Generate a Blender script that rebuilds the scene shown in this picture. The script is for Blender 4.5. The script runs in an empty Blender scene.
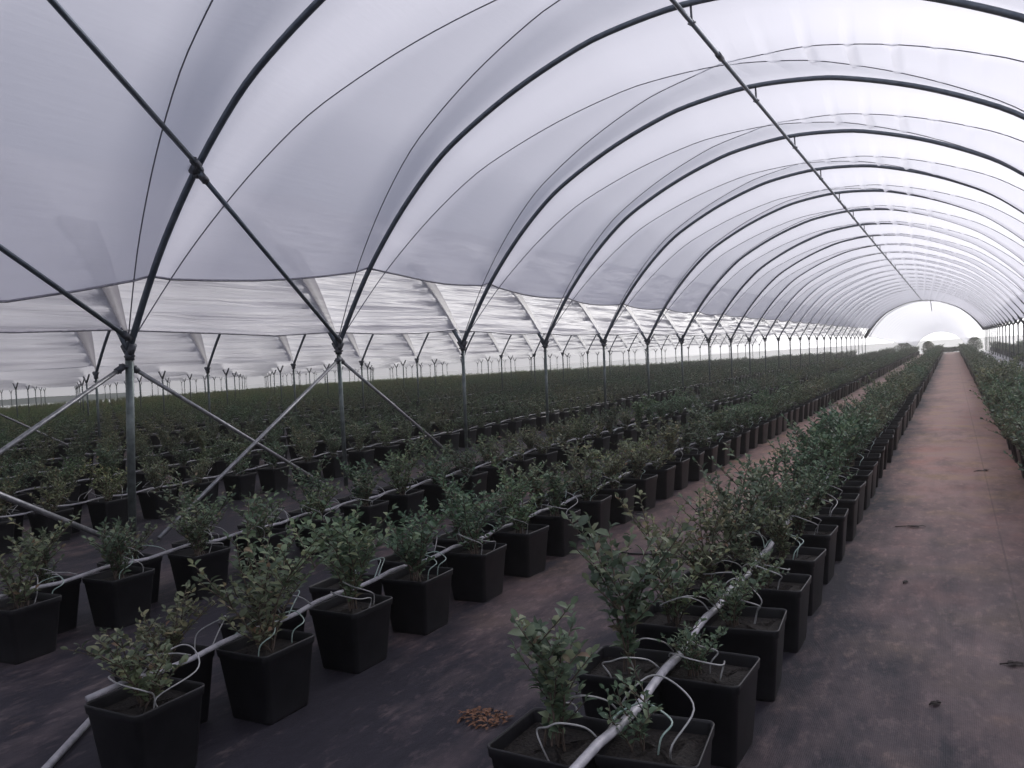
import bpy, math, random
import numpy as np
from mathutils import Vector, Matrix
random.seed(11); rng = np.random.RandomState(5)
S = bpy.context.scene
COL = S.collection
PI = math.pi

# ------------------------------------------------------------------ layout
CAM_H = 1.4215; FPX = 803.6; YAW = .5024; PITCH = .024; ROLL = -.0649
HW = 4.72                     # half width of a tunnel
XC = -6.91 + HW               # axis of our tunnel
TW = 9.45                     # pitch of the tunnels
Y0 = 5.01; BAY = 3.0          # hoop k stands at Y0 + BAY*k
HT = 1.80                     # top of the posts
def Yk(k): return Y0 + BAY*k

# ------------------------------------------------------------------ camera
cy, sy = math.cos(YAW), math.sin(YAW); cp, sp = math.cos(PITCH), math.sin(PITCH)
Fv = Vector((-sy*cp, cy*cp, -sp)); Rv = Vector((cy, sy, 0)); Uv = Rv.cross(Fv)
R2 = math.cos(ROLL)*Rv + math.sin(ROLL)*Uv; U2 = -math.sin(ROLL)*Rv + math.cos(ROLL)*Uv
cam = bpy.data.cameras.new('camera'); co = bpy.data.objects.new('camera', cam); COL.objects.link(co)
m = Matrix.Identity(4)
for i in range(3):
    m[i][0], m[i][1], m[i][2] = R2[i], U2[i], -Fv[i]
m[2][3] = CAM_H
co.matrix_world = m
cam.sensor_width = 36; cam.lens = FPX*36/1024; cam.clip_start = .05; cam.clip_end = 3000
S.camera = co
def project(x, y, z):
    d = Vector((x, y, z-CAM_H)); w = d.dot(Fv)
    if w < .1: return None
    return 512+FPX*d.dot(R2)/w, 384-FPX*d.dot(U2)/w, w

# ------------------------------------------------------------------ materials
def newmat(name):
    mt = bpy.data.materials.new(name); mt.use_nodes = True
    nt = mt.node_tree; nt.nodes.clear()
    out = nt.nodes.new('ShaderNodeOutputMaterial')
    return mt, nt, out
def N(nt, t, **kw):
    n = nt.nodes.new(t)
    for k, v in kw.items():
        if k.startswith('i_'):
            key = k[2:]
            key = int(key) if key.isdigit() else key.replace('_', ' ')
            n.inputs[key].default_value = v
        else: setattr(n, k, v)
    return n
def ramp(nt, src, stops):
    r = N(nt, 'ShaderNodeValToRGB'); e = r.color_ramp.elements
    while len(e) < len(stops): e.new(.5)
    for el, (p, c) in zip(e, stops):
        el.position = p; el.color = (*c, 1) if len(c) == 3 else c
    nt.links.new(src, r.inputs['Fac']); return r.outputs['Color']
def mixc(nt, fac, a, b, mode='MIX'):
    x = N(nt, 'ShaderNodeMix', data_type='RGBA', blend_type=mode)
    for sock, v in ((x.inputs[0], fac), (x.inputs[6], a), (x.inputs[7], b)):
        if isinstance(v, (int, float)): sock.default_value = v
        elif isinstance(v, tuple): sock.default_value = (*v, 1)
        else: nt.links.new(v, sock)
    return x.outputs[2]
def mathn(nt, op, a, b=0., c=0.):
    x = N(nt, 'ShaderNodeMath', operation=op)
    for i, v in enumerate((a, b, c)):
        if isinstance(v, (int, float)): x.inputs[i].default_value = v
        else: nt.links.new(v, x.inputs[i])
    return x.outputs[0]
def noise(nt, vec, scale, detail=4, rough=.55):
    n = N(nt, 'ShaderNodeTexNoise'); n.inputs['Scale'].default_value = scale
    n.inputs['Detail'].default_value = detail; n.inputs['Roughness'].default_value = rough
    nt.links.new(vec, n.inputs['Vector']); return n.outputs['Fac']
def mapping(nt, vec, scale=(1,1,1)):
    n = N(nt, 'ShaderNodeMapping'); n.inputs['Scale'].default_value = scale
    nt.links.new(vec, n.inputs['Vector']); return n.outputs[0]
def pos(nt): return N(nt, 'ShaderNodeNewGeometry').outputs['Position']
def objco(nt): return N(nt, 'ShaderNodeTexCoord').outputs['Object']
def bump(nt, h, strength, dist=.01):
    b = N(nt, 'ShaderNodeBump'); b.inputs['Strength'].default_value = strength; b.inputs['Distance'].default_value = dist
    nt.links.new(h, b.inputs['Height']); return b.outputs[0]

def simple(name, c1, c2, scale=20, rough=.5, metal=0., bmp=0., spec=.5):
    mt, nt, out = newmat(name); v = objco(nt)
    n = noise(nt, v, scale)
    b = N(nt, 'ShaderNodeBsdfPrincipled'); b.inputs['Roughness'].default_value = rough; b.inputs['Metallic'].default_value = metal
    b.inputs['Specular IOR Level'].default_value = spec
    nt.links.new(ramp(nt, n, [(.35, c1), (.65, c2)]), b.inputs['Base Color'])
    if bmp: nt.links.new(bump(nt, n, bmp), b.inputs['Normal'])
    nt.links.new(b.outputs[0], out.inputs[0]); return mt

def film_mat(name, col=(.80,.80,.86), tr=.68, dif=.14, clear=.14, streak=.12, bs=.35, bm=(6,.5,6), sm=(1,.25,1)):
    mt, nt, out = newmat(name); p = pos(nt)
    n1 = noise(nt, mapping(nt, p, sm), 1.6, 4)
    n2 = noise(nt, mapping(nt, p, bm), 4, 5)
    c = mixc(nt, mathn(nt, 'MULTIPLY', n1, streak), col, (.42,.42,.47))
    bn = bump(nt, n2, bs, .02)
    t = N(nt, 'ShaderNodeBsdfTranslucent'); nt.links.new(c, t.inputs[0]); nt.links.new(bn, t.inputs['Normal'])
    d = N(nt, 'ShaderNodeBsdfPrincipled'); nt.links.new(c, d.inputs['Base Color']); d.inputs['Roughness'].default_value = .45; nt.links.new(bn, d.inputs['Normal'])
    tp = N(nt, 'ShaderNodeBsdfTransparent'); tp.inputs[0].default_value = (.93,.93,.97,1)
    m1 = N(nt, 'ShaderNodeMixShader'); m1.inputs[0].default_value = dif/(tr+dif)
    nt.links.new(t.outputs[0], m1.inputs[1]); nt.links.new(d.outputs[0], m1.inputs[2])
    m2 = N(nt, 'ShaderNodeMixShader'); m2.inputs[0].default_value = clear
    nt.links.new(m1.outputs[0], m2.inputs[1]); nt.links.new(tp.outputs[0], m2.inputs[2])
    nt.links.new(m2.outputs[0], out.inputs[0]); return mt

def leaf_mat(name):
    mt, nt, out = newmat(name)
    g = N(nt, 'ShaderNodeNewGeometry'); p = g.outputs['Position']
    oi = N(nt, 'ShaderNodeObjectInfo').outputs['Random']
    base = ramp(nt, g.outputs['Random Per Island'], [(0, (.080,.110,.082)), (.4, (.125,.170,.118)), (.75, (.18,.225,.150)), (.94, (.25,.27,.17)), (1, (.25,.165,.13))])
    big = noise(nt, p, .35, 2)
    tint = ramp(nt, big, [(.36, (.82,1.05,.92)), (.50, (.95,1.02,.95)), (.60, (1.10,.96,.95)), (.70, (1.22,1.16,.82))])
    c = mixc(nt, 1., base, tint, 'MULTIPLY')
    per = ramp(nt, oi, [(0, (.75,.85,.85)), (.5, (1,1,1)), (.85, (1.06,1.06,.94)), (1, (1.05,.93,.9))])
    c = mixc(nt, 1., c, per, 'MULTIPLY')
    # the plants far to the left are a paler, yellower stand
    sx = N(nt, 'ShaderNodeSeparateXYZ'); nt.links.new(p, sx.inputs[0])
    f = N(nt, 'ShaderNodeMapRange'); f.inputs[1].default_value = -15; f.inputs[2].default_value = -45
    nt.links.new(sx.outputs[0], f.inputs[0])
    c = mixc(nt, f.outputs[0], c, mixc(nt, 1., c, (1.7,1.55,.95), 'MULTIPLY'))
    b = N(nt, 'ShaderNodeBsdfPrincipled'); b.inputs['Roughness'].default_value = .5; b.inputs['Specular IOR Level'].default_value = .28
    nt.links.new(c, b.inputs['Base Color'])
    t = N(nt, 'ShaderNodeBsdfTranslucent'); nt.links.new(c, t.inputs[0])
    ms = N(nt, 'ShaderNodeMixShader'); ms.inputs[0].default_value = .25
    nt.links.new(b.outputs[0], ms.inputs[1]); nt.links.new(t.outputs[0], ms.inputs[2])
    nt.links.new(ms.outputs[0], out.inputs[0]); return mt

def ground_mat():
    mt, nt, out = newmat('woven_ground_cover'); p = pos(nt)
    sx = N(nt, 'ShaderNodeSeparateXYZ'); nt.links.new(p, sx.inputs[0]); X, Y = sx.outputs[0], sx.outputs[1]
    n1 = noise(nt, mapping(nt, p, (1,.42,1)), 1.0, 6, .62); n2 = noise(nt, mapping(nt, p, (1,.38,1)), 5., 6, .65); n3 = noise(nt, mapping(nt, p, (9, 1.2, 1)), 3, 4); n4 = noise(nt, mapping(nt, p, (1.5,.3,1)), .8, 3)
    # dust: trodden path X -.7..0.6 carries most, the alleys between rows some; tone turns paler with distance
    def band(x0, x1, soft):
        a = N(nt, 'ShaderNodeMapRange', interpolation_type='SMOOTHSTEP'); a.inputs[1].default_value = x0-soft; a.inputs[2].default_value = x0+soft; nt.links.new(X, a.inputs[0])
        b = N(nt, 'ShaderNodeMapRange', interpolation_type='SMOOTHSTEP'); b.inputs[1].default_value = x1+soft; b.inputs[2].default_value = x1-soft; nt.links.new(X, b.inputs[0])
        return mathn(nt, 'MULTIPLY', a.outputs[0], b.outputs[0])
    path = band(-.55, .75, .3)
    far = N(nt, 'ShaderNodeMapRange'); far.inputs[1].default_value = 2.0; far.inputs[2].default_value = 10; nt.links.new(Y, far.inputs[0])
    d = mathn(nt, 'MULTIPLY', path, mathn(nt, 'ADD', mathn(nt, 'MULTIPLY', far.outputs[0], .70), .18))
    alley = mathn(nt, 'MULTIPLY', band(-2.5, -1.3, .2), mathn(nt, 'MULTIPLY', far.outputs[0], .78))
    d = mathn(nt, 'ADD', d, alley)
    d = mathn(nt, 'ADD', d, mathn(nt, 'MULTIPLY', mathn(nt, 'SUBTRACT', n1, .47), 1.7))
    d = mathn(nt, 'ADD', d, mathn(nt, 'MULTIPLY', mathn(nt, 'SUBTRACT', n2, .5), 1.3))
    d = mathn(nt, 'ADD', d, mathn(nt, 'MULTIPLY', mathn(nt, 'SUBTRACT', n4, .45), .5))
    n5 = noise(nt, mapping(nt, p, (3.2, 1.4, 1)), 5, 7, .7)
    d = mathn(nt, 'ADD', d, mathn(nt, 'MULTIPLY', mathn(nt, 'POWER', mathn(nt, 'MAXIMUM', mathn(nt, 'SUBTRACT', n5, .52), 0.), 1.), 2.6))
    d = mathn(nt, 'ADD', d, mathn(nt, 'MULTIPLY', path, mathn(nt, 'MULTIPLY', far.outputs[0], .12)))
    d = mathn(nt, 'ADD', d, -.12)
    cl = N(nt, 'ShaderNodeClamp'); nt.links.new(d, cl.inputs[0]); d = cl.outputs[0]
    base = mixc(nt, n3, (.016,.015,.022), (.034,.031,.042))
    dust = ramp(nt, noise(nt, p, 1.7, 4), [(.3, (.40,.20,.155)), (.5, (.38,.235,.20)), (.72, (.44,.27,.15))])
    grey = ramp(nt, noise(nt, p, 2.3, 5), [(.3, (.10,.085,.10)), (.6, (.17,.145,.155)), (.75, (.24,.17,.14))])
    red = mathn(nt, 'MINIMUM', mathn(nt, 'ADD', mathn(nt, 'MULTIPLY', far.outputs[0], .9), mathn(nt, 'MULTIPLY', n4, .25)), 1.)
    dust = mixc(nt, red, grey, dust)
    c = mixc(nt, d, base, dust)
    seam = mathn(nt, 'LESS_THAN', mathn(nt, 'ABSOLUTE', mathn(nt, 'SUBTRACT', X, .235)), .006)
    c = mixc(nt, mathn(nt, 'MULTIPLY', seam, mathn(nt, 'MULTIPLY', n2, .55)), c, (.02,.018,.02))
    # paler ground at right; overexposed white put into the colour beyond the end
    g1 = N(nt, 'ShaderNodeMapRange', interpolation_type='SMOOTHSTEP'); g1.inputs[1].default_value = 1.15; g1.inputs[2].default_value = 1.9; nt.links.new(X, g1.inputs[0])
    g2 = N(nt, 'ShaderNodeMapRange', interpolation_type='SMOOTHSTEP'); g2.inputs[1].default_value = 79.; g2.inputs[2].default_value = 83.; nt.links.new(Y, g2.inputs[0])
    g3 = N(nt, 'ShaderNodeMapRange', interpolation_type='SMOOTHSTEP'); g3.inputs[1].default_value = -78.; g3.inputs[2].default_value = -84.; nt.links.new(X, g3.inputs[0])
    c = mixc(nt, g1.outputs[0], c, mixc(nt, n2, (.30,.30,.32), (.50,.49,.50)))
    c = mixc(nt, mathn(nt, 'MAXIMUM', g2.outputs[0], g3.outputs[0]), c, mixc(nt, n2, (.70,.68,.66), (.82,.80,.78)))
    b = N(nt, 'ShaderNodeBsdfPrincipled'); b.inputs['Roughness'].default_value = .66; b.inputs['Specular IOR Level'].default_value = .22
    nt.links.new(c, b.inputs['Base Color'])
    w = N(nt, 'ShaderNodeTexWave'); w.inputs['Scale'].default_value = 45; w.inputs['Distortion'].default_value = .6; nt.links.new(p, w.inputs['Vector'])
    h = mathn(nt, 'ADD', mathn(nt, 'MULTIPLY', n2, 1.2), mathn(nt, 'MULTIPLY', w.outputs['Fac'], .05))
    nt.links.new(bump(nt, h, .5, .02), b.inputs['Normal'])
    nt.links.new(b.outputs[0], out.inputs[0]); return mt

M = dict(
    film=film_mat('milky_polythene', (.80,.79,.875), bs=.10),
    film_side=film_mat('slack_polythene', (.87,.85,.91), tr=.48, dif=.44, clear=.08, streak=.6, bs=.9, bm=(7,.2,7), sm=(5,.16,5)),  # dark streaks paint the shade of the wrinkle folds into its colour
    film_glare=film_mat('end_glare_polythene', (.95,.94,.95), tr=.38, dif=.03, clear=.58, streak=.1),  # overexposed far-end brightness put into a paler, clearer copy of the film
    flap=film_mat('darker_polythene', (.24,.225,.25), tr=.5, dif=.4, clear=.08),
    hem=simple('rolled_film_edge', (.20,.20,.24), (.34,.33,.38), 30, .5),
    hoop=simple('painted_hoop_steel', (.075,.095,.125), (.13,.155,.185), 8, .42, .55),
    post=simple('galvanised_post_steel', (.09,.11,.11), (.17,.20,.195), 14, .42, .6),
    brace=simple('galvanised_tube', (.20,.21,.22), (.34,.34,.36), 20, .38, .6),
    clamp=simple('dark_clamp_steel', (.05,.055,.07), (.10,.105,.12), 25, .5, .5),
    end=simple('dark_end_frame', (.02,.022,.028), (.04,.042,.05), 8, .7),
    rope=simple('grey_rope', (.09,.09,.12), (.17,.17,.20), 60, .8),
    pot=simple('black_pot_plastic', (.007,.007,.009), (.014,.014,.017), 12, .48, 0, .1, .4),
    soil=simple('peat_soil', (.006,.005,.005), (.032,.026,.022), 90, .95, 0, 1.),
    stem=simple('woody_stem', (.055,.042,.034), (.12,.09,.07), 40, .8),
    leaf=leaf_mat('blueberry_leaf'),
    pipe=simple('white_polyethylene_pipe', (.34,.34,.37), (.52,.51,.54), 25, .42),
    tube=simple('pale_drip_tubing', (.26,.27,.27), (.42,.42,.42), 30, .4),
    tube_green=simple('green_drip_tubing', (.30,.42,.38), (.42,.52,.47), 30, .4),
    hose=simple('black_hose', (.015,.015,.015), (.03,.03,.03), 20, .5),
    dry=simple('dry_brown_litter', (.10,.045,.025), (.24,.12,.07), 40, .9, 0, .5),
    twig=simple('dark_dead_leaf', (.025,.02,.02), (.06,.045,.04), 40, .9),
    hill=simple('hazy_hillside', (.07,.085,.075), (.12,.13,.12), .05, .95),
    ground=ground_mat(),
)

# ------------------------------------------------------------------ mesh helpers
class MB:
    def __init__(s): s.v = []; s.f = []; s.mi = []
    def add(s, vs, fs, mi=0):
        o = len(s.v); s.v += [tuple(v) for v in vs]; s.f += [tuple(i+o for i in f) for f in fs]; s.mi += [mi]*len(fs)
    def tube(s, pts, r, n=8, cap=True, mi=0):
        pts = [Vector(p) for p in pts]; k = len(pts)
        rs = r if isinstance(r, (list, tuple)) else [r]*k
        t0 = (pts[1]-pts[0]).normalized()
        up = Vector((0,0,1)) if abs(t0.z) < .9 else Vector((1,0,0))
        a = t0.cross(up).normalized(); vs = []
        for i, p in enumerate(pts):
            t = (pts[min(i+1, k-1)]-pts[max(i-1, 0)]).normalized()
            a = (a - t*a.dot(t)).normalized(); b = t.cross(a)
            for j in range(n):
                an = 2*PI*j/n; vs.append(p + (a*math.cos(an)+b*math.sin(an))*rs[i])
        fs = [(i*n+j, i*n+(j+1) % n, (i+1)*n+(j+1) % n, (i+1)*n+j) for i in range(k-1) for j in range(n)]
        if cap: fs += [tuple(range(n-1, -1, -1)), tuple((k-1)*n+j for j in range(n))]
        s.add(vs, fs, mi)
    def box(s, c, d, mi=0):
        x, y, z = c; a, b, h = d[0]/2, d[1]/2, d[2]/2
        vs = [(x+i*a, y+j*b, z+k*h) for k in (-1,1) for j in (-1,1) for i in (-1,1)]
        s.add(vs, [(0,2,3,1),(4,5,7,6),(0,1,5,4),(2,6,7,3),(0,4,6,2),(1,3,7,5)], mi)
    def mesh(s, name, mats, smooth=True):
        me = bpy.data.meshes.new(name); me.from_pydata(s.v, [], s.f)
        for mt in (mats if isinstance(mats, list) else [mats]): me.materials.append(mt)
        me.polygons.foreach_set('use_smooth', [smooth]*len(me.polygons))
        if any(s.mi): me.polygons.foreach_set('material_index', s.mi)
        me.update(); return me
def link(name, me, parent=None, loc=(0,0,0), rz=0.):
    o = bpy.data.objects.new(name, me); COL.objects.link(o)
    if parent is not None: o.parent = parent
    o.location = loc; o.rotation_euler = (0,0,rz); return o
def tag(o, label=None, cat=None, group=None, kind=None):
    if label: o['label'] = label
    if cat: o['category'] = cat
    if group: o['group'] = group
    if kind: o['kind'] = kind
    return o
def empty(name, loc, label, cat, group=None, rz=0.):
    o = bpy.data.objects.new(name, None); COL.objects.link(o); o.location = loc; o.rotation_euler = (0,0,rz); o.empty_display_size = .1
    return tag(o, label, cat, group)
ONES = 'first second third fourth fifth sixth seventh eighth ninth tenth eleventh twelfth thirteenth fourteenth fifteenth sixteenth seventeenth eighteenth nineteenth'.split()
TENS = {2:('twenty','twentieth'),3:('thirty','thirtieth'),4:('forty','fortieth'),5:('fifty','fiftieth'),6:('sixty','sixtieth')}
def nth(n):
    if n < 20: return ONES[n-1]
    t, u = divmod(n, 10)
    return TENS[t][1] if u == 0 else TENS[t][0]+'-'+ONES[u-1]

# ------------------------------------------------------------------ arch profile
_tab = [(0,4.88),(.8,4.81),(1.3,4.69),(1.95,4.455),(2.58,4.15),(3.04,3.86),(3.57,3.38),(4.05,2.83),(4.38,2.36),(4.72,1.80)]
def _dense():
    P = [(-x, z) for x, z in reversed(_tab)] + _tab[1:]
    out = []
    for i in range(len(P)-1):
        p0 = P[max(i-1,0)]; p1 = P[i]; p2 = P[i+1]; p3 = P[min(i+2, len(P)-1)]
        for j in range(12):
            t = j/12
            out.append(tuple(.5*((2*p1[c])+(-p0[c]+p2[c])*t+(2*p0[c]-5*p1[c]+4*p2[c]-p3[c])*t*t+(-p0[c]+3*p1[c]-3*p2[c]+p3[c])*t**3) for c in (0,1)))
    out.append(P[-1]); return np.array(out)
_A = _dense(); _L = np.concatenate([[0], np.cumsum(np.hypot(*np.diff(_A, axis=0).T))]); ARC = _L[-1]; _s = _L/ARC
_tx = np.gradient(_A[:,0], _s); _tz = np.gradient(_A[:,1], _s); _n = np.hypot(_tx, _tz)
def arch(s):                      # s 0 (left foot) .. 1 (right foot): x offset from axis, z, outward normal
    s = np.clip(s, 0, 1)
    tx = np.interp(s, _s, _tx/_n); tz = np.interp(s, _s, _tz/_n)
    return np.interp(s, _s, _A[:,0]), np.interp(s, _s, _A[:,1]), -tz, tx
_half = len(_A)//2
def s_left(z): return float(np.interp(z, _A[:_half+1,1], _s[:_half+1]))
def s_right(z): return 1-s_left(z)

# ------------------------------------------------------------------ polythene vaults
ROPE_D = .19
def rope_depth(u): return ROPE_D*math.sin(PI*min(max(u,0),1))**.8
def film_off(u, s, ua, ub):       # outward offset of the film between hoops: pressed in under the two crossing ropes
    da, db = -rope_depth(ua), -rope_depth(ub)
    knots = [(0,0.),(ua,da),(ub,db),(1,0.)]
    for (x0,y0),(x1,y1) in zip(knots, knots[1:]):
        if u <= x1+1e-9:
            t = (u-x0)/max(x1-x0,1e-6); t = min(max(t,0),1)
            return y0+(y1-y0)*t + .03*(x1-x0)**1.2*4*t*(1-t)
    return 0.
def zslope(y): return 0. if y < 84 else -2.4*(y-84)/112
def make_film(name, xc, ks, bay, y_of, eL, eR, mat, wrinkle_right=0., hem_left=True, hem_right=True, ns=72, sub=(3,5,3), dz=None, extend=.035):
    dz = dz or (lambda y: 0.)
    V = []; cols = []
    for k in ks[:-1]:
        for reg in range(3):
            for j in range(sub[reg]): cols.append((k, reg, j/sub[reg]))
    cols.append((ks[-1]-1, 2, 1.))
    for (k, reg, t) in cols:
        row = []
        for i in range(ns+1):
            q = i/ns
            if wrinkle_right: q = q/.3*.6 if q < .3 else .6+(q-.3)/.7*.4
            y_a = y_of(k)+bay*.5
            s = None
            # two passes: u depends on s, s range on y
            u = .5
            for _ in range(2):
                y = y_of(k)+u*bay
                s = s_left(eL(y)) + (s_right(eR(y))-s_left(eL(y)))*q
                ua, ub = (s, 1-s) if s < .5 else (1-s, s)
                ua = min(max(ua, .02), .49); ub = 1-ua
                u = [ua*t, ua+(ub-ua)*t, ub+(1-ub)*t][reg]
            y = y_of(k)+u*bay
            x, z, nx, nz = [float(v) for v in arch(s)]
            off = extend + film_off(u, s, ua, ub)
            if .42 < s < .86:      # short creases gathered along the ropes on the sunny side
                g = math.exp(-((u-ua-.10)/.22)**2)*math.exp(-((s-.62)/.11)**2)*math.sin(PI*u)
                off -= .085*g*max(0., math.cos(s*ARC*2*PI/.44+1.3*k))**8
            if wrinkle_right and s > .6:
                a = wrinkle_right*min(1,(s-.6)/.18)*min(1,max(0,(u-.10))/.14,(1-u)/.06)
                d = s*ARC
                off += a*(math.sin(d*30+1.6*math.sin(y*.9)+.7*math.sin(y*2.3+d*3)) + .7*math.sin(d*52+2.1*math.sin(y*.55+1)+math.sin(y*1.9)) + .9*math.sin(d*15+math.sin(y*1.3)*1.2))
            row.append((xc+x+nx*off, y, z+nz*off+dz(y)))
        V.append(row)
    mb = MB(); n = ns+1
    vs = [p for r in V for p in r]
    fs = [(a*n+i, (a+1)*n+i, (a+1)*n+i+1, a*n+i+1) for a in range(len(V)-1) for i in range(ns)]
    mb.add(vs, fs)
    o = link(name, mb.mesh(name, mat)); o['kind'] = 'structure'; o['category'] = 'plastic roof'
    o['label'] = 'polythene roof vault of the ' + FILM_NAMES.pop(0)
    for side, on in ((0, hem_left), (-1, hem_right)):
        if on:
            h = MB(); h.tube([r[side] for r in V], .013, 6); link('film_hem', h.mesh('film_hem', M['hem']), o)
    return o, V
FILM_NAMES = ['nearest tunnel', 'first tunnel to the left', 'second tunnel to the left', 'third tunnel to the left', 'fourth tunnel to the left', 'fifth tunnel to the left', 'sixth tunnel to the left', 'farthest tunnel to the left', 'tunnel right of the path', 'farther tunnel seen through the far end']
eT1L_pts = [(-20,2.2),(0,2.2),(3.7,2.24),(5.1,2.46),(6.7,2.60),(8.4,2.76),(9.7,2.72),(11.6,2.70),(14.4,2.62),(20,2.62),(200,2.62)]
def eT1L(y):
    z = float(np.interp(y, [a for a,b in eT1L_pts], [b for a,b in eT1L_pts]))
    u = ((y-Y0)/BAY) % 1
    return z - .07*math.sin(PI*u)
def eR_of(base, amp=.05):
    def f(y):
        u = ((y-Y0)/BAY) % 1
        return base + .03*math.sin(y*.7) - amp*math.sin(PI*u)
    return f
NK = 25                                           # last hoop of the tunnel
film1, F1 = make_film('ceiling', XC, list(range(-4, NK+1)), BAY, Yk, eT1L, eR_of(1.95), M['film'], ns=190)
tag(film1, 'milky polythene vault over the nearest tunnel, rolled up along its left side')
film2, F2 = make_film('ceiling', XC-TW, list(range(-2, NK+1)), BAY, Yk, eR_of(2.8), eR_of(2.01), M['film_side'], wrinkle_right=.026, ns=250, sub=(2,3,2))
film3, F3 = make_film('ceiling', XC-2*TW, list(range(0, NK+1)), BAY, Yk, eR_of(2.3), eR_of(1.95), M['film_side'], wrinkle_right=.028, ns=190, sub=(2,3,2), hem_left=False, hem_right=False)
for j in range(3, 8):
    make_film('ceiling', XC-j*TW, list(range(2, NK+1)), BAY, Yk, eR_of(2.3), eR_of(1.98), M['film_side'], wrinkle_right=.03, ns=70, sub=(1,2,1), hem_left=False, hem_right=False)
make_film('ceiling', XC+TW, list(range(-4, NK+1)), BAY, Yk, eR_of(2.1), eR_of(2.2), M['film'], ns=48, sub=(2,2,2))
filmb, FB = make_film('ceiling', XC, list(range(0, 29)), 4., lambda k: 80.8+4*k, eR_of(1.9), eR_of(1.9), M['film_glare'], ns=48, sub=(2,2,2), dz=zslope)
# darker grey film flaps between hoop foot and rope on the next tunnels' right sides
def flap(film, xc, k, zbot, ztop):
    mb = MB(); rows = []
    for i in range(9):
        t = i/8; s = s_right(zbot+(ztop-zbot)*t); x, z, nx, nz = [float(v) for v in arch(s)]
        row = []
        for j in range(5):
            w = (.015+.42*t)*j/4
            o = .055+.012*math.sin(j*1.6)*t - .06*w
            row.append((xc+x+nx*o, Yk(k)+w, z+nz*o))
        rows.append(row)
    mb.add([p for r in rows for p in r], [(a*5+b, a*5+b+1, (a+1)*5+b+1, (a+1)*5+b) for a in range(8) for b in range(4)])
    tag(link('film_flap', mb.mesh('film_flap', M['flap']), film), 'darker grey film flap tied down beside a hoop foot')
for k in range(-1, NK+1): flap(film2, XC-TW, k, 1.86, 3.2)
for k in range(2, NK+1): flap(film3, XC-2*TW, k, 1.84, 2.9)

# ------------------------------------------------------------------ hoops, ropes, purlin
def hoop_mesh(r, n=10, steps=72, mat='hoop'):
    mb = MB(); pts = []
    for i in range(steps+1):
        x, z, _, _ = [float(v) for v in arch(i/steps)]; pts.append((x, 0, z-HT))
    mb.tube(pts, r, n); return mb.mesh('hoop', M[mat])
HM = hoop_mesh(.031); HM_end = hoop_mesh(.15, mat='end'); HM_far = hoop_mesh(.028, 6, 40)
CLM = MB(); CLM.tube([(0,-.05,0),(0,.05,0)], .045, 10); CLM.box((0,0,-.05),(.03,.05,.05)); CLM = CLM.mesh('purlin_clamp', M['clamp'])
HGM = MB(); HGM.tube([(0,0,-.02),(0,.0,-.21)], .012, 6); HGM.box((0,0,-.2),(.05,.05,.035)); HGM.tube([(-.04,0,-.2),(.04,0,-.2)], .01, 6); HGM = HGM.mesh('hanger', M['clamp'])
for k in range(-2, NK+1):
    if k == NK: lab = 'thick dark hoop closing the far end of the nearest tunnel'
    elif k < 0: lab = 'steel roof hoop %s the camera, outside the picture top' % ('just ahead of' if k == -1 else 'behind')
    else: lab = '%s dark steel roof hoop from the camera in the nearest tunnel' % nth(k+1)
    e = empty('roof_hoop', (XC, Yk(k), HT), lab, 'hoop', 'roof hoops of the nearest tunnel')
    link('hoop_pipe', HM_end if k == NK else (HM if k < 12 else HM_far), e)
    link('ridge_hanger', HGM, e, (.08, 0, 4.88-HT))
    if k <= 0: 
        x, z, nx, nz = [float(v) for v in arch(s_left(3.33))]
        link('brace_clamp', CLM, e, (x, 0, z-HT))
for k in range(-1, NK+1):
    tag(link('roof_hoop', HM if k < 8 else HM_far, None, (XC-TW, Yk(k), HT)), '%s steel hoop from the front in the tunnel left of the post line' % nth(k+2), 'hoop', 'roof hoops of the left tunnel')
for k in range(6, NK+1):
    tag(link('roof_hoop', HM_far, None, (XC+TW, Yk(k), HT)), '%s steel hoop from the front in the tunnel right of the path' % nth(k-5), 'hoop', 'roof hoops of the right tunnel')
for i, y in enumerate([84, 150, 193]):
    tag(link('roof_hoop', HM_far, None, (XC, y, HT+zslope(y))), '%s hoop of the farther tunnel seen through the far end opening' % nth(i+1), 'hoop', 'roof hoops of the farther tunnel')
# hanging cord at the far end
mb = MB(); mb.tube([(XC+.7,80,4.78),(XC+.75,80.02,4.2),(XC+.78,80,3.75)], .03, 6)
tag(link('hanging_cord', mb.mesh('hanging_cord', M['rope'])), 'short cord dangling from the hoop at the far tunnel end', 'cord')
# ridge purlin
mb = MB(); mb.tube([(XC+.08, y, 4.68) for y in np.linspace(-4, 80, 30)], .024, 8)
pur = empty('ridge_purlin', (XC+.08, -4, 4.68), 'long straight steel pipe hanging under the ridge along the nearest tunnel', 'pipe')
o = link('purlin_pipe', mb.mesh('purlin_pipe', M['hoop']), pur, (-(XC+.08), 4, -4.68))
for y in (9.1, 21, 33, 45, 57):
    mb = MB(); mb.tube([(0,-.09,0),(0,.09,0)], .034, 8); link('pipe_coupling', mb.mesh('pipe_coupling', M['clamp']), pur, (0, y+4, 0))
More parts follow.
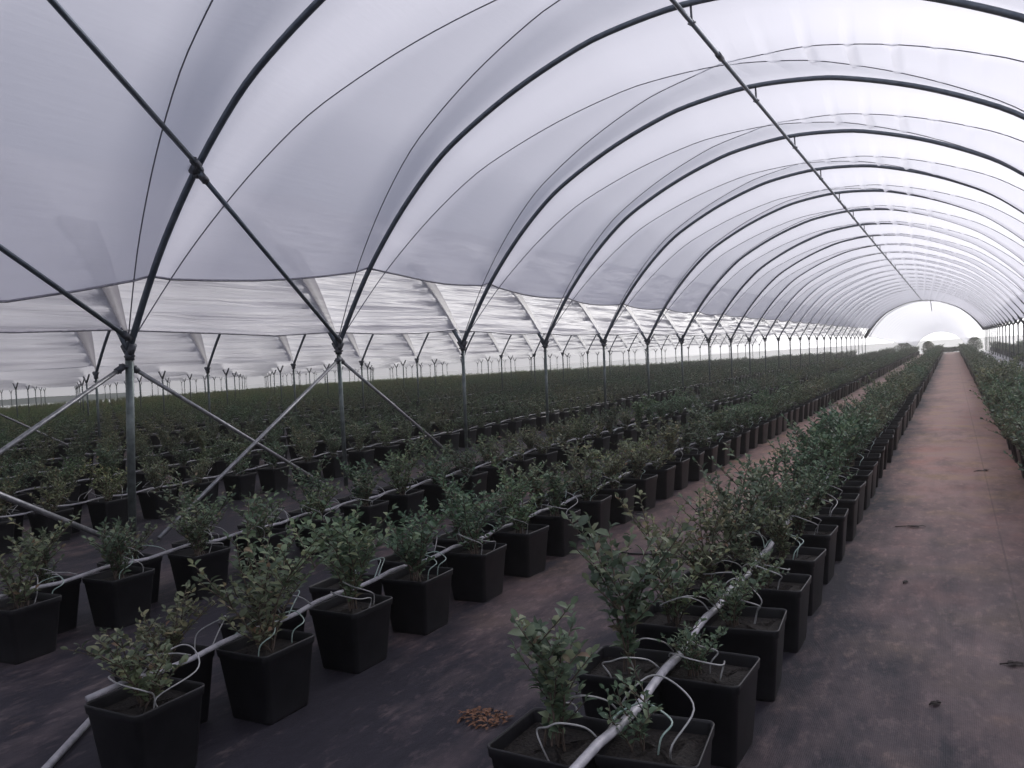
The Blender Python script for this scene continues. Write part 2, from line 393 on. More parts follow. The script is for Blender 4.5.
# hold-down ropes: two per bay, crossing over the ridge
def rope(xc, k, flip, steps=60, n=5, r=.0062, dz=0):
    mb = MB(); pts = []
    for i in range(steps+1):
        s = i/steps; u = (1-s) if flip else s
        x, z, nx, nz = [float(v) for v in arch(s)]
        o = .035 - rope_depth(u) + (-.004+.022*math.exp(-((s-.5)/.02)**2) if flip else -.004)
        pts.append((xc+x+nx*o, Yk(k)+u*BAY, z+nz*o))
    mb.tube(pts, r, n); return mb.mesh('hold_down_rope', M['rope'])
for k in range(-1, 19):
    for flip in (False, True):
        w = 'rising from near left foot' if not flip else 'rising from far left foot'
        bay = 'between %s and %s hoops' % (nth(k+1), nth(k+2)) if k >= 0 else 'in the bay over the camera'
        tag(link('hold_down_rope', rope(XC, k, flip, 60 if k < 8 else 36)), 'thin roof rope %s, %s' % (w, bay), 'rope', 'hold-down ropes on the nearest tunnel')

# roof braces on the left haunch
def pole(name, a, b, r, mat, label, cat, group=None, n=10, clamps=()):
    a, b = Vector(a), Vector(b)
    e = empty(name, a, label, cat, group)
    mb = MB(); mb.tube([(0,0,0), (b-a)*.5, b-a], r, n); link('tube', mb.mesh('tube', mat), e)
    d = (b-a).normalized()
    for t in clamps:
        mb = MB(); p = (b-a)*t; mb.tube([p-d*.05, p+d*.05], r*1.55, 8); mb.tube([p+Vector((0,0,-r*2.2)), p+Vector((0,0,r*2.2))], .012, 6)
        link('end_clamp', mb.mesh('end_clamp', M['clamp']), e)
    return e
def hp(k, z, inset=.05):
    s = s_left(z); x, zz, nx, nz = [float(v) for v in arch(s)]
    return (XC+x-nx*inset, Yk(k), zz-nz*inset)
PX = -6.91
G = 'diagonal roof braces of the nearest tunnel'
pole('roof_brace', hp(0, 3.33), (PX+.06, Yk(1)-.02, HT+.06), .023, M['hoop'], 'dark brace pipe slanting from the first hoop down to the second post', 'brace', G, clamps=(.02,.98))
pole('roof_brace', hp(-1, 3.33), (PX+.06, Yk(0)-.02, HT+.10), .023, M['hoop'], 'dark brace pipe entering at the left frame edge, down to the first post', 'brace', G, clamps=(.98,))
pole('roof_brace', hp(-1, 4.35), hp(0, 3.36), .023, M['hoop'], 'dark brace pipe from the upper left frame edge to the first hoop joint', 'brace', G, clamps=(.97,))

# ------------------------------------------------------------------ posts
LEG = Vector((.37, 0, .58)).normalized()
def post_mesh(r, n, lean):
    mb = MB(); mb.tube([(lean,0,-.02),(lean*.5,0,HT*.5),(0,0,HT-.03)], r, n); return mb.mesh('pole', M['post'])
def arm_mesh(sgn, r, n, ln):
    mb = MB(); d = Vector((LEG.x*sgn, 0, LEG.z)); mb.tube([(0,0,HT-.06), Vector((0,0,HT-.06))+d*ln], r, n); return mb.mesh('fork_arm', M['clamp'])
PM_far = post_mesh(.028, 7, -.05); AM_far = {s: arm_mesh(s, .030, 6, .34) for s in (-1,1)}
AM = {s: arm_mesh(s, .034, 10, .13) for s in (-1,1)}
CM = MB(); CM.tube([(0,0,HT-.1),(0,0,HT-.02)], .042, 10); CM.tube([(-.07,0,HT-.06),(.07,0,HT-.06)], .012, 6); CM.tube([(0,-.06,HT-.16),(0,.06,HT-.16)], .014, 6); CM = CM.mesh('post_collar', M['clamp'])
rowname = {1:'post line nearest the camera', 0:'post line right of the path', 2:'second post line to the left', 3:'third post line to the left',
           4:'fourth post line to the left', 5:'fifth post line to the left', 6:'sixth post line to the left', 7:'seventh post line to the left', 8:'last post line at left'}
def post_x(r): return PX - TW*(r-1)
for r in range(0, 9):
    n = 0
    for k in range(-1, NK+1):
        x, y = post_x(r), Yk(k)
        q = project(x, y, 1.2)
        if r != 1 and (q is None or q[0] < -12 or q[0] > 1045): continue
        n += 1
        look = 'galvanised tunnel post' if r in (0,1,2) else 'slim fork-topped post'
        e = empty('tunnel_post', (x, y, 0), '%s, %s in the %s' % (look, nth(n), rowname[r]), 'post', 'tunnel posts in the ' + rowname[r])
        near = r == 1 and k < 6
        lean = {-1:-.1, 0:-.16, 1:-.03}.get(k, -.06) if r == 1 else -.05
        link('pole', post_mesh(.038 if k < 1 else .028, 12, lean) if near else PM_far, e)
        for s in (-1,1): link('fork_arm', (AM if r in (1,2) else AM_far)[s], e)
        if r == 1: link('post_collar', CM, e)
        elif r == 2 and k < 12: link('post_collar', CM, e)
G = 'crossed ground braces in the near post line'
def gp(k, z, dx=0., dy=0.): return (PX+dx, Yk(k)+dy, z)
pole('ground_brace', gp(0,1.64,-.04,-.05), gp(-1,.02,-.12,.12), .021, M['brace'], 'grey brace tube from the first post down to the left frame edge', 'brace', G, clamps=(.01,))
pole('ground_brace', gp(0,1.64,-.06,.05), gp(1,.02,-.1,-.25), .021, M['brace'], 'grey brace tube from the first post down towards the second post base', 'brace', G, clamps=(.01,))
pole('ground_brace', gp(1,1.64,.05,-.05), gp(0,.02,.36,-.10), .021, M['brace'], 'grey brace tube from the second post down towards the first post base', 'brace', G, clamps=(.01,))
pole('ground_brace', gp(1,1.64,-.04,.05), gp(2,.02,-.08,-.35), .021, M['brace'], 'grey brace tube from the second post down towards the third post base', 'brace', G, clamps=(.01,))
pole('ground_brace', gp(-1,1.64,.05,.05), gp(0,.02,.30,-.40), .024, M['brace'], 'pale brace tube rising to the left frame edge below the others', 'brace', G, clamps=(.99,))
pole('ground_brace', (post_x(2), Yk(1), 1.64), (post_x(2), Yk(2)-.2, .02), .021, M['brace'], 'thin brace tube at far left in the second post line', 'brace')

# ------------------------------------------------------------------ ground
mb = MB()
xs = [-900,-300,-120,-84,-40,-10,6,20,60,300,900]; ys = [-30,0,20,50,82,110,140,170,200,420,1200]
def gz(x, y): return 0. if y <= 84 else max(-2.4, -2.4*(y-84)/112)
vs = [(x,y,gz(x,y)) for y in ys for x in xs]; w = len(xs)
mb.add(vs, [(j*w+i, j*w+i+1, (j+1)*w+i+1, (j+1)*w+i) for j in range(len(ys)-1) for i in range(w-1)])
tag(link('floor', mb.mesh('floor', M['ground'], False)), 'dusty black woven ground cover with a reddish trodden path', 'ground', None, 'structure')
mb = MB(); hv = []
nh = 60
for i in range(nh+1):
    a = math.radians(-100 + 46*i/nh)           # from far left round to ahead
    d = 420; x, y = d*math.sin(a), d*math.cos(a)
    h = (1.6+.6*math.sin(i*.45)+.4*math.sin(i*1.07+1))*min(1,(nh-i)/14)
    for rr, z in ((.86,-2.5),(.93,h*.55),(1.,h),(1.1,h*.4),(1.2,-2.5)): hv.append((x*rr,y*rr,z))
mb.add(hv, [(i*5+j, i*5+j+1, (i+1)*5+j+1, (i+1)*5+j) for i in range(nh) for j in range(4)])
tag(link('hills', mb.mesh('hills', M['hill'])), 'low hazy hills on the horizon at far left', 'hills', None, 'structure')

# ------------------------------------------------------------------ potted blueberry bushes
POT_H = .30; SOIL_Z = .262
def rsq(h, rad, n=5):
    pts = []
    for q, (cx, cy_) in enumerate(((1,1),(-1,1),(-1,-1),(1,-1))):
        for i in range(n):
            a = q*PI/2 + i/(n-1)*PI/2
            pts.append((cx*(h-rad)+rad*math.cos(a), cy_*(h-rad)+rad*math.sin(a)))
    return pts
def pot_mb(n=5, mi=0):
    mb = MB(); prof = [(.114,0,.020),(.117,.012,.021),(.144,.266,.024),(.149,.270,.026),(.152,.298,.026),(.151,.302,.026),(.147,.302,.025),(.144,.294,.024),(.139,.245,.022)]
    if n < 4: prof = [prof[i] for i in (0,2,3,5,6,8)]
    k = 4*n; vs = []
    for h, z, rd in prof: vs += [(x,y,z) for x,y in rsq(h, rd, n)]
    fs = [(a*k+j, a*k+(j+1) % k, (a+1)*k+(j+1) % k, (a+1)*k+j) for a in range(len(prof)-1) for j in range(k)]
    fs.append(tuple(range(k-1,-1,-1))); mb.add(vs, fs, mi)
    return mb
def soil_mb(seed, mi=0):
    r = random.Random(seed); mb = MB(); rings = 5; k = 20; vs = [(0,0,SOIL_Z+.008)]
    for a in range(1, rings+1):
        for x, y in rsq(.143*a/rings, .024*a/rings, 5): vs.append((x,y,SOIL_Z-.004+r.uniform(-.010,.014)*(a < rings)))
    fs = [(0,1+j,1+(j+1) % k) for j in range(k)]
    for a in range(rings-1): fs += [(1+a*k+j,1+(a+1)*k+j,1+(a+1)*k+(j+1) % k,1+a*k+(j+1) % k) for j in range(k)]
    mb.add(vs, fs, mi); return mb
def leaf(mb, p, d, up, ln, wd, mi=0, detail=True):
    d = d.normalized(); sd = d.cross(up)
    if sd.length < 1e-3: sd = d.cross(Vector((1,0,0)))
    sd.normalize(); nn = sd.cross(d).normalized()
    if detail:
        c = .18*ln; b = p; h = wd/2
        m1 = p+d*ln*.33+nn*c*.5; m2 = p+d*ln*.70+nn*c*.35; t = p+d*ln-nn*c*.25
        vs = [b, m1-sd*h*.92+nn*h*.35, m1, m1+sd*h*.92+nn*h*.35, m2-sd*h*.85+nn*h*.3, m2, m2+sd*h*.85+nn*h*.3, t]
        mb.add(vs, [(0,2,1),(0,3,2),(1,2,5,4),(2,3,6,5),(4,5,7),(5,6,7)], mi)
    else:
        h = wd/2; mm = p+d*ln*.5+nn*ln*.08; t = p+d*ln-nn*ln*.05
        mb.add([p, mm-sd*h, t, mm+sd*h], [(0,3,2,1)], mi)
def bush(seed, nst, height, spread, dens, lsize, detail=True, lod=False):
    """stems and leaves of one bush, rooted at the soil"""
    r = random.Random(seed); st = MB(); fo = MB()
    for i in range(nst):
        az = 2*PI*(i+r.uniform(-.3,.3))/nst; H = height*r.choice((.45,.6,.75,.9,1.0,1.08))*r.uniform(.92,1.05)
        lean = spread*r.uniform(.25,1.)
        p0 = Vector((r.uniform(-.03,.03), r.uniform(-.03,.03), SOIL_Z-.01))
        n = 7; pts = []
        bx, by = r.uniform(-.05,.05), r.uniform(-.05,.05)
        for j in range(n+1):
            t = j/n
            pts.append(p0+Vector((math.cos(az)*lean*t**1.4+bx*math.sin(t*4)*t, math.sin(az)*lean*t**1.4+by*math.sin(t*4)*t, H*(t-.12*t*t*lean/spread))))
        st.tube(pts, [.0045*(1-.7*j/n) for j in range(n+1)], 5 if not lod else 3, False)
        branches = [(pts, .12)]
        nb = r.randint(3,5) if not lod else 2
        for b in range(nb):
            t = r.uniform(.2,.85); q = t*n; a = int(q); s0 = pts[a].lerp(pts[min(a+1,n)], q-a)
            ba = r.uniform(0,2*PI); L = H*r.uniform(.22,.42)
            bp = [s0+Vector((math.cos(ba)*L*.75*v, math.sin(ba)*L*.75*v, L*(.75*v+.1*v*v))) for v in (0,.35,.7,1.)]
            st.tube(bp, [.003,.0025,.002,.0012], 4 if not lod else 3, False); branches.append((bp, .0))
        for bp, start in branches:
            tot = sum((bp[i+1]-bp[i]).length for i in range(len(bp)-1))
            cnt = max(3, int(tot*dens*(1-start)))
            for j in range(cnt):
                t = start+(1-start)*(j+r.random())/cnt; q = t*(len(bp)-1); a = min(int(q), len(bp)-2)
                p = bp[a].lerp(bp[a+1], q-a); tg = (bp[a+1]-bp[a]).normalized()
                an = j*2.4+r.uniform(-.5,.5); out = Vector((math.cos(an), math.sin(an), r.uniform(-.25,.5)))
                out = (out*.9+tg*.5).normalized()
                up = (Vector((0,0,1))+Vector((r.uniform(-.6,.6),r.uniform(-.6,.6),0))).normalized()
                l = lsize*r.uniform(.6,1.15)*(1-.25*(t > .93))
                leaf(fo, p, out, up, l, l*r.uniform(.48,.60), 0, detail)
            if start or not lod:
                tg = (bp[-1]-bp[-2]).normalized(); leaf(fo, bp[-1], tg, Vector((r.uniform(-1,1),r.uniform(-1,1),.3)).normalized(), lsize*.75, lsize*.36, 0, detail)
    return st, fo
#            seed stems height spread density leaf  words
SPEC = [(1, 6, .46, .14, 64, .056, 'upright leafy'), (2, 9, .40, .26, 56, .046, 'spreading'), (3, 6, .58, .20, 54, .058, 'tall open'),
        (4, 10, .34, .24, 60, .042, 'low dense'), (5, 9, .46, .29, 54, .047, 'wide bushy'), (6, 5, .36, .20, 46, .046, 'sparse'),
        (7, 10, .52, .26, 56, .046, 'tall dense'), (8, 11, .56, .32, 54, .046, 'large bushy')]
PROTO = []
pot_me = pot_mb(6).mesh('pot', M['pot'])
soil_me = [soil_mb(s).mesh('soil', M['soil']) for s in range(3)]
for sd, n_, h_, s_, d_, l_, wd in SPEC:
    st, fo = bush(sd, n_, h_, s_, d_, l_)
    PROTO.append((st.mesh('stems', M['stem']), fo.mesh('foliage', M['leaf']), wd))

# rows: (name, axis of the right file, axis of the left file, first Y of each, pipe X)
STEP = .583
ROWS = [('beside the path, left of it', -.81, -1.10, 2.20, 2.13, -.945, 'path'),
        ('second from the path on its left', -2.645, -2.945, 1.87, 2.17, -2.75, 'second'),
        ('third from the path on its left', -4.54, -4.84, 1.95, 2.24, -4.66, 'third'),
        ('right of the path', .98, .67, 1.5, 1.6, .82, 'right')]
for j in range(0, 7):
    for i in range(4):
        c = -7.72 - j*TW - 1.85*i
        ROWS.append(('behind', c, c-.31, 2.3+.11*i+.07*j, 2.59+.11*i+.07*j, c-.13, 'b%d_%d' % (j, i)))
for i in range(2):
    c = 2.95+1.85*i; ROWS.append(('right tunnel', c+.31, c, 8, 8.1, c+.15, 'r%d' % i))
cands = []; extra = []
for ri, (nm, xr, xl, yr, yl, px, code) in enumerate(ROWS):
    for side, x, y1 in (('r', xr, yr), ('l', xl, yl)):
        n = 0; k = 0
        while True:
            y = y1+STEP*k; k += 1
            if y > 79.3: break
            q = project(x, y, .35)
            if q is None or q[0] < -45 or q[0] > 1075 or q[1] > 830:
                if code == 'right' and q is not None: extra.append((q[2], ri, side, 0, x, y))   # the near end of this row, just outside the frame
                continue
            n += 1
            cands.append((q[2], ri, side, n, x+rng.uniform(-.012,.012), y+rng.uniform(-.025,.025)))
cands.sort()
near, rest = cands[:300], cands[300:]+extra
rdesc = {'path':'row left beside the path', 'second':'second row left of path', 'third':'third row left of path', 'right':'row right beside the path',
         'b0_0':'first row behind post line', 'b0_1':'second row behind post line', 'b0_2':'third row behind post line', 'b0_3':'fourth row behind post line'}
filed = {'r':'right file', 'l':'left file'}
def bushscale(code, y):
    b = {'path': float(np.interp(y, [2,3.2,5,9,80], [.9,.95,.98,.95,.95])), 'right': 1.15, 'second': float(np.interp(y, [2,4,8,20,80], [.86,.88,.9,.95,1.0])),
         'third': float(np.interp(y, [2,6,14,80], [.88,.9,.95,1.0]))}.get(code, .92)
    return b
fixed = {('path','l',1):0, ('path','l',2):2, ('path','r',1):5, ('path','r',2):3, ('path','r',3):3, ('path','l',3):6, ('second','r',1):3, ('second','r',2):4, ('second','r',3):2, ('second','l',1):3, ('second','r',4):1, ('second','l',2):6, ('third','r',1):4, ('third','r',2):1}
used_desc = set()
for dep, ri, side, n, x, y in near:
    code = ROWS[ri][6]; r = random.Random(ri*1000+n*2+(side == 'l'))
    v = fixed.get((code, side, n))
    if v is None: v = r.choice([0,1,2,3,4,6,7,7,4,1] if code in ('path','right') else [0,1,3,4,5,6,1,3])
    st, fo, wd = PROTO[v]
    lab = '%s blueberry in pot, %s in the %s, %s' % (wd, nth(n), filed[side], rdesc.get(code, 'row far left'))
    e = empty('potted_blueberry_bush', (x, y, 0), lab, 'potted plant', 'potted blueberry bushes in the ' + rdesc.get(code, 'row far left'), r.uniform(-.10,.10))
    link('pot', pot_me, e); link('soil', soil_me[n % 3], e)
    sc = bushscale(code, y)*r.uniform(.9,1.1); rz = r.uniform(0, 2*PI); ox = 0.
    if code == 'path' and side == 'r': sc *= float(np.interp(y, [2,4.5,7], [.68,.76,1.])); ox = -.05
    if code == 'right' and side == 'l': ox = -.10
    for nm, me in (('stems', st), ('foliage', fo)):
        o = link(nm, me, e, (ox,0,SOIL_Z*(1-sc)), rz); wd_ = {'path':1.05,'right':1.05,'second':1.2,'third':1.15}.get(code, 1.08); o.scale = (sc*wd_, sc*wd_, sc)
# the thousands farther off: one object, instanced on points
tpl = bpy.data.collections.new('bush_templates')
for i, (n_, h_, s_) in enumerate([(7,.42,.25),(8,.48,.28),(7,.38,.24),(8,.54,.26)]):
    st, fo = bush(50+i, n_, h_*.92, s_*.95, 46, .060, False, True)
    mb = pot_mb(3, 0); sm = soil_mb(9, 0)
    mb.add(sm.v, sm.f, 1); mb.add(st.v, st.f, 2); mb.add(fo.v, fo.f, 3)
    ob = bpy.data.objects.new('template_%d' % i, mb.mesh('distant_bush', [M['pot'], M['soil'], M['stem'], M['leaf']])); tpl.objects.link(ob)
me = bpy.data.meshes.new('distant_bushes'); me.from_pydata([(c[4], c[5], 0) for c in rest], [], [])
a = me.attributes.new('pick', 'INT', 'POINT'); a.data.foreach_set('value', rng.randint(0, 4, len(rest)).astype(np.int32))
a = me.attributes.new('turn', 'FLOAT', 'POINT'); a.data.foreach_set('value', (rng.randint(0, 4, len(rest))*PI/2+rng.uniform(-.1,.1,len(rest))).astype(np.float32))
a = me.attributes.new('size', 'FLOAT', 'POINT'); a.data.foreach_set('value', rng.uniform(.92,1.1,len(rest)).astype(np.float32))
dist = tag(link('distant_potted_bushes', me), 'dense far field of small potted blueberry bushes merging into rows', 'potted plants', None, 'stuff')
ng = bpy.data.node_groups.new('plant_rows', 'GeometryNodeTree')
ng.interface.new_socket('Geometry', in_out='INPUT', socket_type='NodeSocketGeometry'); ng.interface.new_socket('Geometry', in_out='OUTPUT', socket_type='NodeSocketGeometry')
gi = ng.nodes.new('NodeGroupInput'); go = ng.nodes.new('NodeGroupOutput')
ci = ng.nodes.new('GeometryNodeCollectionInfo'); ci.inputs['Collection'].default_value = tpl; ci.inputs['Separate Children'].default_value = True; ci.inputs['Reset Children'].default_value = True
ip = ng.nodes.new('GeometryNodeInstanceOnPoints'); ip.inputs['Pick Instance'].default_value = True
def attr(nm, t):
    n = ng.nodes.new('GeometryNodeInputNamedAttribute'); n.data_type = t; n.inputs['Name'].default_value = nm; return n.outputs['Attribute']
cx = ng.nodes.new('ShaderNodeCombineXYZ'); ng.links.new(attr('turn','FLOAT'), cx.inputs[2])
er = ng.nodes.new('FunctionNodeEulerToRotation'); ng.links.new(cx.outputs[0], er.inputs[0])
ng.links.new(gi.outputs[0], ip.inputs['Points']); ng.links.new(ci.outputs[0], ip.inputs['Instance'])
ng.links.new(attr('pick','INT'), ip.inputs['Instance Index']); ng.links.new(er.outputs[0], ip.inputs['Rotation']); ng.links.new(attr('size','FLOAT'), ip.inputs['Scale'])
ng.links.new(ip.outputs[0], go.inputs[0])
md = dist.modifiers.new('rows', 'NODES'); md.node_group = ng

# ------------------------------------------------------------------ irrigation pipes with drip tubes
def drip(seed, side):
    """thin tube from the pipe over to the soil on one side, curling up on the way; origin on the pipe"""
    r = random.Random(seed); z0 = .335; s = side
    reach = .17+r.uniform(-.03,.03); y1 = r.uniform(-.09,.09); rise = r.uniform(.03,.10); ycurl = r.choice((-1,1))*r.uniform(.08,.15)
    P = [(0,0,z0),(s*.02,ycurl*.4,z0+rise*.6),(s*.07,ycurl,z0+rise),(s*(reach*.75),ycurl*1.0,z0+rise*.75),(s*(reach+.02),ycurl*.55,z0+rise*.25),(s*reach,y1,z0-.02),(s*(reach-.015),y1*.7,SOIL_Z-.01)]
    P = [Vector(p) for p in P]; out = []
    for i in range(len(P)-1):
        p0, p1, p2, p3 = P[max(i-1,0)], P[i], P[i+1], P[min(i+2,len(P)-1)]
        for j in range(5):
            t = j/5; out.append(.5*((2*p1)+(p2-p0)*t+(2*p0-5*p1+4*p2-p3)*t*t+(3*p1-p0-3*p2+p3)*t**3))
    out.append(P[-1]); mb = MB(); mb.tube(out, .0029, 6); return mb
DR = {s: [drip(i*7+(3 if s > 0 else 0), s).mesh('drip_tube', M['tube'] if i % 6 else M['tube_green']) for i in range(8)] for s in (-1,1)}
pname = {'path':'white irrigation pipe along the row at the path\'s left edge', 'second':'white irrigation pipe along the second row left of the path', 'third':'white irrigation pipe along the third row left of the path', 'right':'irrigation pipe inside the row at the path\'s right edge'}
order = 'first second third fourth'.split()
tun = ['left tunnel', 'second tunnel to the left', 'third tunnel to the left', 'fourth tunnel to the left', 'fifth tunnel to the left', 'sixth tunnel to the left', 'farthest tunnel at left']
for ri, (nm, xr, xl, yr, yl, px, code) in enumerate(ROWS):
    if code in pname: lab = pname[code]
    elif code[0] == 'b':
        j, i = map(int, code[1:].split('_')); lab = 'pale irrigation pipe along the %s plant row of the %s' % (order[i], tun[j])
    else: lab = 'irrigation pipe along the %s plant row of the right-hand tunnel' % ('first' if code == 'r0' else 'second')
    ys_ = []
    y = 1.0 if code != 'right' else 1.2
    if code[0] in 'br' and code != 'right': y = max(1., .42*abs(px)-2)
    y_start = y
    mb = MB(); r = random.Random(ri)
    pts = []
    if code == 'second': pts = [(-2.72,1.05,.016),(-3.0,1.5,.016),(-3.2,1.9,.02)] and []; y_start = 1.72
    ph = r.uniform(0,6); fine = code in ('path','second','third') or code.startswith('b0')
    yy = y_start
    while yy < 79.5:
        pts.append((px+.018*math.sin(yy*1.1+ph)+.010*math.sin(yy*3.3), yy, .318+.010*math.sin(yy*2*PI/STEP+ph)+.012*math.sin(yy*.9)))
        yy += .15 if (fine and yy < 14) else .6
    mb.tube(pts, {'path':.0142}.get(code, .0115 if code[0] != 'b' else .009), 8 if fine else 6)
    e = empty('irrigation_pipe', (px, y_start, .318), lab, 'pipe', 'irrigation pipes along the plant rows')
    link('pipe', mb.mesh('pipe', M['pipe']), e, (-px, -y_start, -.318))
    cnt = {'path':25, 'second':25, 'third':18, 'b0_0':14, 'right':20}.get(code, 0)
    for k in range(cnt):
        for side, xx, y1 in ((1, xr, yr), (-1, xl, yl)):
            yc = y1+STEP*k
            for rep in range(2 if k < 7 else 1):
                dy = r.uniform(-.05,.05)+(.09 if rep else -.03)
                o = link('drip_tube', DR[side][r.randint(0,7)], e, (0, yc+dy-y_start, -.318+.0), 0)
                o.scale = (1.0 if side*(xx-px) > .1 else .75, 1, 1)

# ------------------------------------------------------------------ small things on the ground
mb = MB(); mb.tube([(-2.60,1.10,.022),(-3.0,1.66,.022),(-3.36,2.16,.022)], .015, 8)
tag(link('loose_pipe', mb.mesh('loose_pipe', M['pipe'])), 'white pipe lying on dark ground at lower left, behind the first pot', 'pipe')
mb = MB(); mb.tube([(-2.36,5.52,.008),(-2.1,5.42,.008),(-1.85,5.44,.010),(-1.66,5.36,.008),(-1.52,5.22,.008)], .007, 6)
tag(link('black_hose', mb.mesh('black_hose', M['hose'])), 'thin black hose lying across the aisle beside the second row', 'hose')
mb = MB(); r = random.Random(3)
for i in range(90):
    a = r.uniform(0,2*PI); d = .085*math.sqrt(r.random()); p = Vector((d*math.cos(a)*1.2, d*math.sin(a), .004+.03*r.random()*(1-d/.09)))
    leaf(mb, p, Vector((r.uniform(-1,1),r.uniform(-1,1),r.uniform(-.2,.3))), Vector((0,0,1)), r.uniform(.02,.045), .014)
o = tag(link('dry_litter', mb.mesh('dry_litter', M['dry']), None, (-1.72,2.72,0)), 'small heap of rusty brown plant litter in the aisle', 'litter')
def scrap(name, x, y, ln, rz, label):
    mb = MB(); r = random.Random(int(x*100+y*7))
    for i in range(5):
        leaf(mb, Vector((r.uniform(-ln*.4,ln*.4), r.uniform(-.012,.012), .005)), Vector((1, r.uniform(-.4,.4), .05)), Vector((0,0,1)), ln*r.uniform(.3,.6), .02)
    mb.tube([(-ln*.5,0,.005),(0,.01,.009),(ln*.5,0,.005)], .003, 5)
    tag(link(name, mb.mesh(name, M['twig']), None, (x,y,0), rz), label, 'twig', 'dead twigs on the path')
scrap('dead_twig', .18, 3.98, .13, .3, 'dark dead twig on the right of the path, nearest the right frame edge')
scrap('dead_twig', -.36, 6.7, .16, .1, 'dead twig lying beside the pots on the path\'s left side')
scrap('dead_twig', -.12, 3.45, .05, .7, 'tiny dead leaf in the middle of the near path')
scrap('dead_twig', -.30, 5.15, .05, 1.2, 'tiny dark leaf scrap on the path near the pots')
scrap('dead_twig', .2, 9.6, .14, .5, 'dead twig at mid-distance on the right half of the path')
scrap('dead_twig', -1.5, 4.55, .06, .5, 'small dark leaf in the aisle left of the path row')
# low hedge across the far end of the path and the shrubs beside it
def shrub(name, x, y, w, d, h, label, cnt, seed):
    r = random.Random(seed); e = empty(name, (x, y, gz(x,y)), label, 'shrub'); fo = MB(); st = MB()
    for i in range(cnt):
        a = r.uniform(0,2*PI); q = math.sqrt(r.random()); z = h*r.uniform(.08,1.)
        f = math.sqrt(max(0,1-(z/h*1.0-.35)**2/.46)) if h > .6 else 1
        p = Vector((q*math.cos(a)*w/2*f, q*math.sin(a)*d/2*f, z))
        leaf(fo, p, Vector((r.uniform(-1,1),r.uniform(-1,1),r.uniform(-.3,.8))), Vector((0,0,1)), .12, .07, 0, False)
    for i in range(6):
        a = i*PI/3; st.tube([(math.cos(a)*w*.05,math.sin(a)*d*.05,-.05),(math.cos(a)*w*.2,math.sin(a)*d*.2,h*.7)], [.02,.008], 5)
    link('foliage', fo.mesh('foliage', M['leaf']), e); link('stems', st.mesh('stems', M['stem']), e)
shrub('low_hedge', -.1, 81.5, 2.2, .6, .42, 'low dark hedge closing the far end of the path', 2800, 1)
shrub('round_shrub', -1.9, 82.2, 1.1, 1.1, 1.05, 'round shrub left of the hedge at the path\'s far end', 2000, 2)
shrub('round_shrub', -3.9, 82.3, 2.0, 1.2, 1.0, 'wide shrub farthest left at the tunnel\'s far end', 2400, 3)
shrub('round_shrub', 1.75, 81.6, 1.3, 1.2, 1.15, 'round shrub right of the hedge at the path\'s far end', 2000, 4)

# ------------------------------------------------------------------ thin haze in the humid air
mt, nt, out = newmat('thin_haze'); vs_ = N(nt, 'ShaderNodeVolumeScatter'); vs_.inputs['Color'].default_value = (1,.98,.97,1)
vs_.inputs['Density'].default_value = .0058; vs_.inputs['Anisotropy'].default_value = .55; nt.links.new(vs_.outputs[0], out.inputs['Volume'])
mb = MB(); mb.box((-35, 30.2, 2.6), (140, 100.4, 5.4))
hz = tag(link('haze', mb.mesh('haze', mt, False)), 'thin bright haze hanging in the far air', 'haze', None, 'stuff')

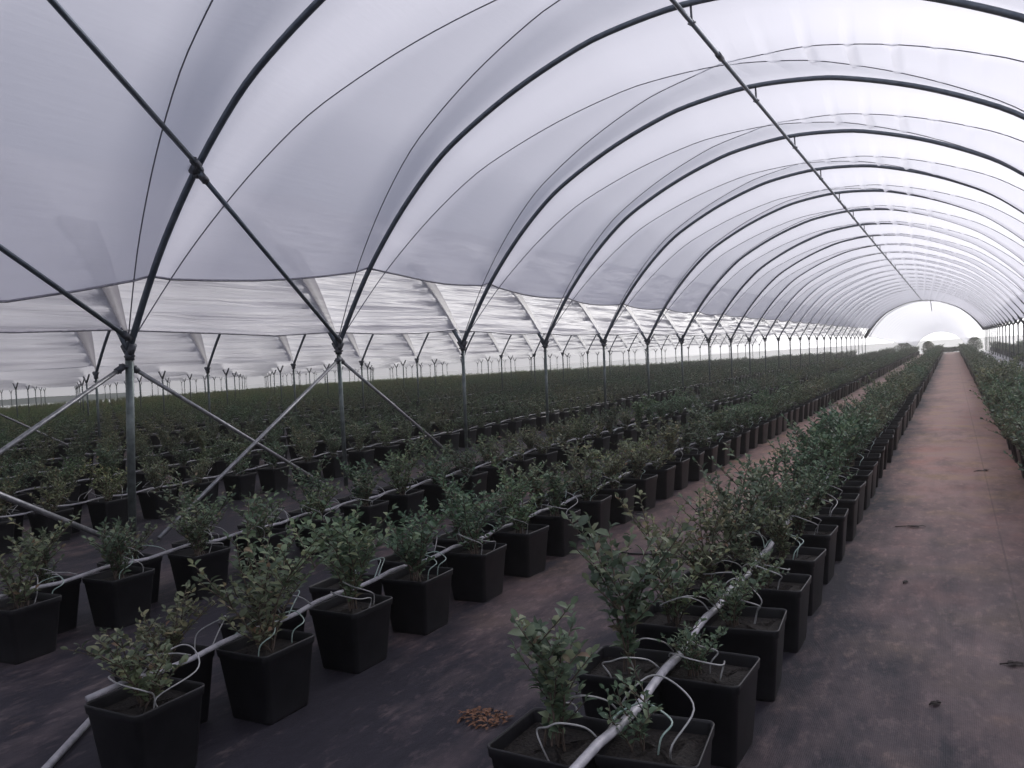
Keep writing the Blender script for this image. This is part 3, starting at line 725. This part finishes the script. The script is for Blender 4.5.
# ------------------------------------------------------------------ sky and sun
SUN_AZ = math.radians(19); SUN_EL = math.radians(26)     # azimuth measured from +Y towards +X
sd = Vector((math.sin(SUN_AZ)*math.cos(SUN_EL), math.cos(SUN_AZ)*math.cos(SUN_EL), math.sin(SUN_EL)))
W = bpy.data.worlds.new('hazy_sky'); S.world = W; W.use_nodes = True; nt = W.node_tree; nt.nodes.clear()
out = N(nt, 'ShaderNodeOutputWorld'); bg = N(nt, 'ShaderNodeBackground')
tc = N(nt, 'ShaderNodeTexCoord').outputs['Generated']
dp = N(nt, 'ShaderNodeVectorMath', operation='DOT_PRODUCT'); nt.links.new(tc, dp.inputs[0]); dp.inputs[1].default_value = sd
dcl = mathn(nt, 'MAXIMUM', dp.outputs['Value'], 0.)
g1 = mathn(nt, 'MULTIPLY', mathn(nt, 'POWER', dcl, 3.), .45)
g2 = mathn(nt, 'MULTIPLY', mathn(nt, 'POWER', dcl, 14.), 2.6)
sx = N(nt, 'ShaderNodeSeparateXYZ'); nt.links.new(tc, sx.inputs[0])
sky = ramp(nt, sx.outputs[2], [(0, (1.35,1.30,1.36)), (.05, (1.0,.98,1.04)), (.2, (.38,.42,.54)), (.7, (.27,.32,.45)), (1, (.26,.31,.44))])
gl = mixc(nt, 1., (1.0,.98,.97), mathn(nt, 'ADD', g1, g2), 'MULTIPLY')
hd = N(nt, 'ShaderNodeVectorMath', operation='DOT_PRODUCT'); nt.links.new(tc, hd.inputs[0]); hd.inputs[1].default_value = (.04,.998,.05)
g3 = mathn(nt, 'MULTIPLY', mathn(nt, 'POWER', mathn(nt, 'MAXIMUM', hd.outputs['Value'], 0.), 22.), 2.6)
gl = mixc(nt, 1., (1.0,.98,.97), mathn(nt, 'ADD', mathn(nt, 'ADD', g1, g2), g3), 'MULTIPLY')
tot = mixc(nt, 1., sky, gl, 'ADD')
cl = mixc(nt, mathn(nt, 'MULTIPLY', noise(nt, mapping(nt, tc, (1,1,2.5)), 2.2, 5), .35), tot, (.95,.95,1.0))
nt.links.new(cl, bg.inputs[0]); bg.inputs[1].default_value = 1.0
nt.links.new(bg.outputs[0], out.inputs[0])
sl = bpy.data.lights.new('sun', 'SUN'); sl.energy = 7.5; sl.angle = math.radians(14); sl.color = (1,.97,.94)
so = bpy.data.objects.new('sun', sl); COL.objects.link(so); so.rotation_euler = (-sd).to_track_quat('-Z', 'Y').to_euler()

# ------------------------------------------------------------------ view
S.view_settings.view_transform = 'Standard'; S.view_settings.look = 'None'; S.view_settings.gamma = 1
S.view_settings.use_curve_mapping = False; S.view_settings.exposure = -.62
S.cycles.use_denoising = True
S.cycles.max_bounces = 10; S.cycles.diffuse_bounces = 4; S.cycles.transmission_bounces = 8; S.cycles.transparent_max_bounces = 24
S.cycles.sample_clamp_indirect = 6
